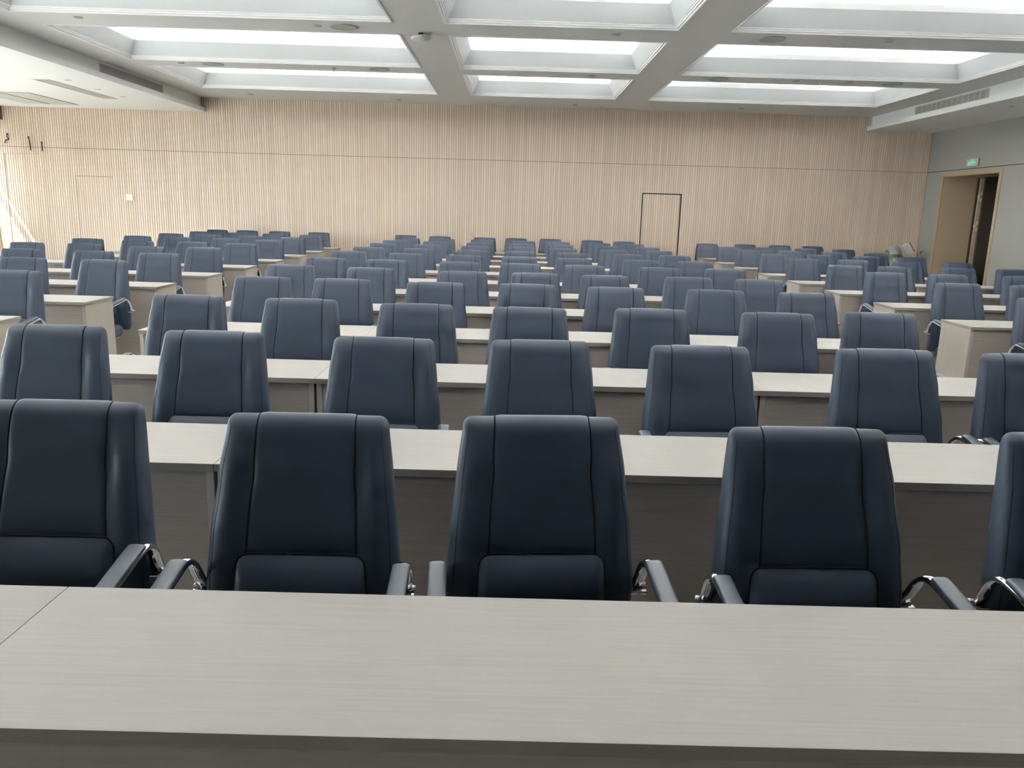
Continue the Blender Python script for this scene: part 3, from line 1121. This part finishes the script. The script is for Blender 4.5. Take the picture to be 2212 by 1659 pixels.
def make_chair():
    t = thing('conference_chair', 'x', 'chair')
    br = obj('backrest', make_backrest(), 'leather', t, True)
    cp = pillow(lambda z: lerp(0.143, 0.128, max(0, (z - 0.65) / 0.35)) + 0.0 - 0.004 * math.exp(-((z - 0.86) / 0.04) ** 2), 0.666, ZTOP, 0.10, 0.0035, 0.022)
    obj('centre_panel', cp, 'leather', br, True)
    lp = pillow(lambda z: 0.172 - 0.006 * max(0, (z - 0.55) / 0.1), 0.40, 0.662, 0, 0.006, 0.030, topround=0.028)
    obj('lumbar_cushion', lp, 'leather', br, True)
    cw_ = lambda z: lerp(0.143, 0.128, max(0, (z - 0.65) / 0.35)) - 0.004 * math.exp(-((z - 0.86) / 0.04) ** 2)
    for s in (-1, 1):               # cords sunk in the panel seams
        pts = [Vector((s * cw_(z), front_y(s * cw_(z), z) - 0.0003, z)) for z in [lerp(0.666, ZTOP - RV, k / 24) for k in range(25)]]
        for k in range(1, 15):
            z = ZTOP - RV + RV * sin(pi / 2 * k / 14)
            pts.append(Vector((s * cw_(z), front_y(s * cw_(z), z) - 0.0003 * (1 - k / 14), z + 0.0003 * k / 14)))
        b2 = bmesh.new()
        sweep(b2, pts, 0.0021, 0.0019, 6)
        obj('seam_cord', b2, 'thread', br)
    pts = []
    for z in [lerp(0.42, 0.634, k / 10) for k in range(11)]:
        xx = -(0.172 - 0.006 * max(0, (z - 0.55) / 0.1))
        pts.append((xx, z))
    for k in range(1, 7):
        an = pi / 2 * k / 6
        pts.append((-0.1665 + 0.028 * (1 - cos(an)), 0.634 + 0.029 * sin(an)))
    pts += [(lerp(-0.13, 0.13, k / 12), 0.6635) for k in range(1, 12)]
    pts += [(-p[0], p[1]) for p in reversed(pts[:17])]
    b2 = bmesh.new()
    sweep(b2, [Vector((p[0], front_y(p[0], p[1]) - 0.0005, p[1])) for p in pts], 0.0016, 0.0016, 6)
    obj('seam_cord', b2, 'thread', br)
    for s in (-1, 1):               # stitched edge seams
        b2 = bmesh.new()
        npt = 110
        for k in range(npt):
            z = lerp(0.45, 0.975, k / (npt - 1))
            a = body_dims(z)[0]
            x = s * a * 0.925
            y = front_y(x, z)
            bx(b2, x - 0.0009, x + 0.0009, y - 0.0007, y + 0.002, z - 0.0015, z + 0.0015)
        obj('stitching', b2, 'thread', br)
    st = obj('seat', seat_bm(), 'leather', t, True)
    b2 = bmesh.new()
    bx(b2, -0.19, 0.19, -0.47, -0.16, 0.318, 0.342, 0.006)
    bx(b2, -0.268, 0.268, -0.500, -0.478, 0.322, 0.338, 0.004)
    bx(b2, -0.03, 0.03, -0.50, -0.16, 0.316, 0.336, 0.004)
    obj('seat_frame', b2, 'chrome', t)
    b2 = bmesh.new()
    sweep(b2, [Vector((-0.273, -0.02, 0.010)), Vector((0, -0.02, 0.010)), Vector((0.273, -0.02, 0.010))], 0.017, 0.009, 10, Vector((0, 1, 0)))
    obj('rear_bar', b2, 'chrome', t)
    for s in (-1, 1):
        b2 = bmesh.new()
        sweep(b2, arm_path(s), 0.018, 0.0105, 12)
        # fixing plate and bolt at the backrest
        x0, x1 = sorted((s * 0.243, s * 0.292))
        bx(b2, x0, x1, -0.105, -0.070, 0.540, 0.552, 0.002)
        sweep(b2, [Vector((s * 0.268, -0.078, 0.545)), Vector((s * 0.268, -0.078, 0.570))], 0.009, 0.009, 10)
        lathe(b2, [(0.010, 0), (0.010, 0.004), (0.005, 0.009)], 14, (s * 0.286, -0.074, 0.556))
        fr = obj('arm_frame', b2, 'chrome', t, True)
        b2 = bmesh.new()
        p = [q for q in arm_path(s) if q.z > 0.60 and q.y < -0.200 and q.y > -0.48]
        n = len(p)
        rows = []
        for i, q in enumerate(p):
            u = i / (n - 1)
            e = min(1, sqrt(max(0.0, 1 - (1 - min(1, u / 0.09)) ** 2)) + 0.25) * min(1, sqrt(max(0.0, 1 - (1 - min(1, (1 - u) / 0.07)) ** 2)) + 0.25)
            tt = (p[min(i + 1, n - 1)] - p[max(i - 1, 0)]).normalized()
            side = Vector((1, 0, 0))
            nn = side.cross(tt)
            if nn.z < 0:
                nn = -nn
            loop = []
            for k in range(18):
                an = 2 * pi * k / 18
                cx_, sx_ = cos(an), sin(an)
                loop.append(q + side * (0.0230 * e * math.copysign(abs(cx_) ** 0.6, cx_)) + nn * (0.0165 + 0.0095 * e * math.copysign(abs(sx_) ** 0.7, sx_)))
            rows.append(loop)
        grid(b2, rows, True, True, True)
        obj('armrest_pad', b2, 'leather2', t, True)
    return t


CHAIRS = {
    ('C', 1): [(-1.212, 2.109), (-0.527, 2.037), (0.094, 2.079), (0.802, 2.034), (1.545, 2.049)],
    ('C', 2): [(-1.975, 3.437), (-1.272, 3.391), (-0.533, 3.343), (0.134, 3.384), (0.818, 3.354), (1.63, 3.397), (2.248, 3.375)],
    ('C', 3): [(-1.911, 4.727), (-1.235, 4.698), (-0.542, 4.604), (0.113, 4.576), (0.832, 4.674), (1.57, 4.642), (2.24, 4.792)],
    ('C', 4): [(-1.888, 6.089), (-1.282, 6.089), (-0.568, 6.019), (0.127, 6.079), (0.791, 6.014), (1.548, 6.015), (2.229, 5.996)],
    ('C', 5): [(-2.029, 7.387), (-1.277, 7.293), (-0.43, 7.188), (0.221, 7.211), (0.841, 7.167), (1.601, 7.221), (2.228, 7.181)],
    ('C', 6): [(-1.973, 8.551), (-1.317, 8.488), (-0.544, 8.464), (0.097, 8.464), (0.775, 8.487), (1.571, 8.464), (2.276, 8.526)],
    ('C', 7): [(-2.005, 9.962), (-1.281, 9.805), (-0.575, 9.761), (0.095, 9.761), (0.76, 9.761), (1.572, 9.761), (2.233, 9.761)],
    ('C', 8): [(-1.963, 11.058), (-1.271, 11.058), (-0.539, 11.058), (0.112, 11.058), (0.82, 11.058), (1.588, 11.058), (2.255, 11.14)],
    ('C', 9): [(-1.961, 12.356), (-1.294, 12.356), (-0.557, 12.356), (0.145, 12.462), (0.784, 12.356), (1.558, 12.356), (2.271, 12.44)],
    ('C', 10): [(-1.97, 13.653), (-1.284, 13.653), (-0.554, 13.653), (0.14, 13.653), (0.823, 13.653), (1.592, 13.653), (2.289, 13.653)],
    ('C', 11): [(-1.918, 14.95), (-1.274, 14.95), (-0.547, 14.95), (0.217, 14.95), (0.854, 14.95), (1.614, 14.95), (2.237, 14.95)],
    ('C', 12): [(-2.147, 16.247), (-1.45, 16.247), (-0.548, 16.247), (0.084, 16.247), (0.78, 16.432), (1.62, 16.307), (2.251, 16.247)],
    ('L', 4): [(-3.759, 6.039)],
    ('L', 5): [(-4.485, 7.387), (-3.736, 7.371)],
    ('L', 6): [(-5.249, 8.634), (-4.472, 8.624), (-3.736, 8.545)],
    ('L', 7): [(-5.948, 9.907), (-5.27, 9.956), (-4.424, 9.783), (-3.767, 9.88)],
    ('L', 8): [(-5.918, 11.278), (-5.169, 11.119), (-4.417, 11.172), (-3.724, 11.1)],
    ('L', 9): [(-5.822, 12.576), (-5.184, 12.576), (-4.446, 12.576), (-3.729, 12.413)],
    ('L', 10): [(-5.846, 13.873), (-5.189, 13.873), (-4.468, 13.799), (-3.725, 13.716)],
    ('L', 11): [(-5.818, 15.17), (-5.108, 14.95), (-4.436, 15.074), (-3.711, 14.95)],
    ('L', 12): [(-5.99, 16.467), (-5.382, 16.467), (-4.727, 16.467), (-3.929, 16.467)],
    ('R', 4): [(4.09, 6.089)],
    ('R', 5): [(4.129, 7.387), (4.805, 7.373)],
    ('R', 6): [(4.052, 8.684), (4.706, 8.638), (5.537, 8.678)],
    ('R', 7): [(4.108, 9.885), (4.73, 9.89), (5.559, 9.981), (6.241, 9.981)],
    ('R', 8): [(4.055, 11.181), (4.775, 11.248), (5.551, 11.278), (6.26, 11.278)],
    ('R', 9): [(4.094, 12.576), (4.79, 12.576), (5.547, 12.576), (6.255, 12.576)],
    ('R', 10): [(4.023, 13.701), (4.788, 13.873), (5.539, 13.873), (6.267, 13.873)],
    ('R', 11): [(4.029, 14.95), (4.73, 15.088), (5.534, 15.17), (6.235, 15.17)],
    ('R', 12): [(3.951, 16.247), (4.75, 16.467), (5.458, 16.467), (6.129, 16.467)],
}
NTH = ['leftmost', 'second from left', 'third from left', 'fourth from left', 'fifth from left', 'sixth from left', 'rightmost']
proto = make_chair()
remember(proto)
rnd = random.Random(11)
YAWS = {('C', 1): [1, 1, 4, 2, 0], ('C', 2): [0, 1, 1, 3, 3, 2, 1]}
first = True
for (blk, r), lst in sorted(CHAIRS.items()):
    n = len(lst)
    for k, (x, y) in enumerate(lst):
        t = proto if first else copy_tree(proto)
        first = False
        yw = YAWS.get((blk, r))
        yaw = yw[k] if yw else rnd.uniform(-3.5, 3.5)
        back = Y1 + RS * (r - 1) + DD
        joints = (CL_, J1, J2, CR_, LE, LE - 1.5, LE - 3.0, RSX, RSX + 1.5, RSX + 3.0)
        if min(abs(x - j) for j in joints) < 0.33:
            y = max(y, back + 0.528)
        t.location = (x, y, 0)
        t.rotation_euler = (0, 0, radians(yaw))
        side = {'C': 'centre', 'L': 'left', 'R': 'right'}[blk]
        kk = 'rightmost' if k == n - 1 and n > 1 else NTH[k]
        if n == 1:
            kk = 'only visible one'
        if blk == 'C':
            q = kk
        elif blk == 'R':
            q = {0: 'aisle seat', 1: 'second from aisle', 2: 'third from aisle', 3: 'fourth from aisle'}[k]
        else:
            q = {0: 'aisle seat', 1: 'second from aisle', 2: 'third from aisle', 3: 'fourth from aisle'}[n - 1 - k]
        tag(t, 'navy leather conference chair, %s, %s of %s block' % (q, row_words(r), side), 'chair', 'navy chairs in the %s block' % side)
